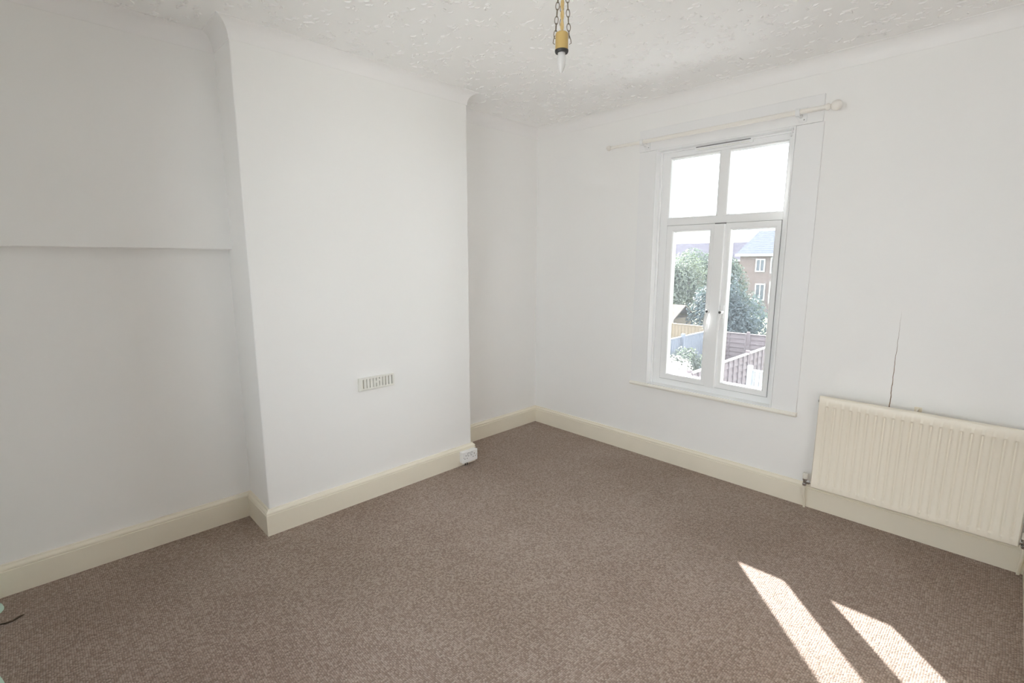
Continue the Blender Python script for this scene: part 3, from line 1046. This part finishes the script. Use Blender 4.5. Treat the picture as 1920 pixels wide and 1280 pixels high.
# garden shed behind the tan fence
sd = thing('garden_shed', (-8.1, 17.4, GZ), 'brown garden shed with pitched roof behind the tan fence', 'shed')
MB().box(-8.9, -7.2, 16.6, 18.4, GZ, -1.05).build('wall', M['fence_tan'], sd)
vs = [(-9.0, 16.4, -1.10), (-7.1, 16.4, -1.10), (-7.1, 17.5, -0.52), (-9.0, 17.5, -0.52), (-9.0, 18.6, -1.10), (-7.1, 18.6, -1.10),
      (-9.0, 16.4, -1.05), (-7.1, 16.4, -1.05), (-7.1, 17.5, -0.47), (-9.0, 17.5, -0.47), (-9.0, 18.6, -1.05), (-7.1, 18.6, -1.05)]
MB().add(vs, [(6, 7, 8, 9), (9, 8, 11, 10), (0, 1, 2, 3), (3, 2, 5, 4), (0, 1, 7, 6), (4, 5, 11, 10), (0, 6, 9, 3), (3, 9, 10, 4), (1, 7, 8, 2), (2, 8, 11, 5)]).build('roof', M['shed_roof'], sd)
MB().box(-9.02, -7.08, 16.37, 16.40, -1.16, -1.04).build('fascia', M['fence_cap'], sd)


def tree(name, label, base, trunk_h, blobs, n, leaf, mat, cat='tree', group=None, seed=1, trunk_r=0.12, up=0.0):
    random.seed(seed)
    t = thing(name, (base[0], base[1], GZ), label, cat, group)
    pts = [(base[0] + 0.06 * sin(k * 1.7), base[1] + 0.05 * cos(k * 2.1), GZ - 0.05 + trunk_h * k / 6) for k in range(7)]
    tr = MB().tube(pts, [trunk_r * (1 - 0.10 * k) for k in range(7)], 8)
    for bx, by, bz, rx, ry, rz in blobs:      # a limb towards every mass of leaves
        a = Vector(pts[3]); c = Vector((bx, by, bz))
        m = a.lerp(c, 0.5) + Vector((0, 0, 0.15))
        tr.tube([a, m, c], [trunk_r * .5, trunk_r * .35, trunk_r * .15], 6)
    tr.build('trunk', M['bark'], t, smooth=60)
    lv = MB()
    tot = sum(q[3] * q[4] * q[5] for q in blobs)
    for bx, by, bz, rx, ry, rz in blobs:
        for _ in range(int(n * rx * ry * rz / tot)):
            d = Vector((random.gauss(0, 1), random.gauss(0, 1), random.gauss(0, 1))).normalized()
            r = random.random() ** 0.30
            r *= 1 + 0.16 * sin(d.x * 5 + seed) * sin(d.z * 6 + seed * 2) * cos(d.y * 4)
            c = Vector((bx + d.x * r * rx, by + d.y * r * ry, bz + d.z * r * rz))
            nrm = (d + Vector((random.uniform(-.8, .8), random.uniform(-.8, .8), random.uniform(-.5, .9)))).normalized()
            u = nrm.orthogonal().normalized()
            u.rotate(Matrix.Rotation(random.uniform(0, 6.28), 3, nrm))
            w = nrm.cross(u)
            s = leaf * random.uniform(.6, 1.3)
            lv.add([c - u * s, c + w * s * .5 + nrm * s * .15, c + u * s, c - w * s * .5 + nrm * s * .15], [(0, 1, 2), (0, 2, 3)])
    off = WLOC[t.name]
    me = bpy.data.meshes.new('foliage')
    me.from_pydata([(p[0] - off.x, p[1] - off.y, p[2] - off.z) for p in lv.v], [], lv.f)
    me.materials.append(mat)
    o = bpy.data.objects.new('foliage', me)
    COL.objects.link(o)
    o.parent = t
    o['kind'] = 'stuff'
    return t


tree('evergreen_tree', 'dark blue green evergreen standing behind the garden end fence', (-5.5, 17.2), 2.0,
     [(-5.6, 17.2, -1.0, 1.2, 1.0, 1.7), (-4.9, 17.0, -1.5, 0.95, 0.8, 1.25), (-5.4, 17.3, -0.1, 0.85, 0.7, 1.0), (-4.2, 17.0, -1.2, 0.8, 0.7, 1.3)], 13000, 0.07, M['leaf_dark'], seed=3)
tree('garden_tree', 'tall mid green tree rising behind the dark evergreen', (-6.9, 22.6), 3.4,
     [(-7.6, 22.6, -0.2, 1.3, 1.1, 1.9), (-7.7, 22.5, 1.0, 0.95, 0.9, 0.9), (-9.3, 22.7, 1.3, 1.2, 0.9, 0.85), (-6.3, 22.5, -1.2, 0.9, 0.8, 1.2)], 10000, 0.08, M['leaf_mid'], seed=8)
tree('garden_tree', 'pale green bushy tree filling the left sash above the shed', (-8.9, 20.0), 3.0,
     [(-8.9, 20.0, -0.3, 1.35, 0.9, 1.9), (-8.2, 19.9, 0.5, 1.0, 0.8, 1.3), (-9.6, 20.1, 0.8, 0.9, 0.8, 1.0)], 9000, 0.075, M['leaf_pale'], seed=12)
tree('flowering_shrub', 'sunlit white blossoming shrub at the foot of the left sash', (-3.35, 8.7), 1.0,
     [(-3.25, 8.7, -1.55, 0.75, 0.6, 0.60), (-2.75, 8.6, -1.75, 0.6, 0.5, 0.5), (-3.7, 8.9, -1.7, 0.5, 0.5, 0.5)], 3600, 0.045, M['blossom'], cat='shrub', seed=21, trunk_r=0.05)
tree('garden_shrub', 'low green bush against the blue grey fence beside the blossom', (-3.95, 11.2), 0.8,
     [(-3.95, 11.2, -1.75, 0.45, 0.8, 0.55)], 1800, 0.05, M['leaf_pale'], cat='shrub', seed=23, trunk_r=0.04)


def house(name, label, x0, x1, y0, y1, eave, ridge, hip_l, hip_r, wmat, rmat, wins, chim=None):
    h = thing(name, ((x0 + x1) / 2, (y0 + y1) / 2, GZ), label, 'house')
    MB().box(x0, x1, y0, y1, GZ, eave).build('wall', wmat, h)
    o = 0.3
    ym = (y0 + y1) / 2
    vs = [(x0 - o, y0 - o, eave - .1), (x1 + o, y0 - o, eave - .1), (x1 + o, y1 + o, eave - .1), (x0 - o, y1 + o, eave - .1), (x0 - o + hip_l, ym, ridge), (x1 + o - hip_r, ym, ridge)]
    MB().add(vs, [(0, 1, 5, 4), (1, 2, 5), (2, 3, 4, 5), (3, 0, 4), (0, 3, 2, 1)]).build('roof', rmat, h)
    MB().box(x0 - o, x1 + o, y0 - o - .05, y0 - o, eave - .22, eave - .02).build('gutter', M['white_paint'], h)
    for (a, b_, c, d) in wins:
        w = MB().ring((a, b_, c, d), (a + .10, b_ - .10, c + .10, d - .10), y0 - .10, y0 + .02).build('window', M['white_paint'], h)
        MB().box(a + .05, b_ - .05, y0 - .05, y0 - .03, c + .05, d - .05).build('pane', M['house_glass'], w)
        MB().box((a + b_) / 2 - .04, (a + b_) / 2 + .04, y0 - .09, y0 - .04, c + .08, d - .08).build('glazing_bar', M['white_paint'], w)
    if chim:
        MB().box(chim - .35, chim + .35, ym - .3, ym + .3, ridge - .6, ridge + .9).build('chimney', wmat, h)
    return h


house('terraced_house', 'brick house with grey slate roof and white windows in the right sash', -13.5, -3.0, 40.0, 48.0, 2.05, 4.1, 0.25, 1.5,
      M['brick'], M['slate'], [(-12.2, -11.45, 0.55, 1.62), (-11.05, -10.2, 0.45, 1.75), (-8.8, -7.6, 0.5, 1.7), (-12.1, -11.3, -1.8, -0.4), (-11.0, -9.6, -2.0, -0.2)])
house('distant_house', 'distant house whose mauve roof shows above the trees in the left sash', -33.0, -19.5, 56.0, 64.0, 1.6, 3.7, 1.0, 1.0,
      M['brick'], M['tile_far'], [(-31.5, -30.0, -0.2, 1.2), (-27.0, -25.5, -0.2, 1.2), (-22.5, -21.0, -0.2, 1.2)])
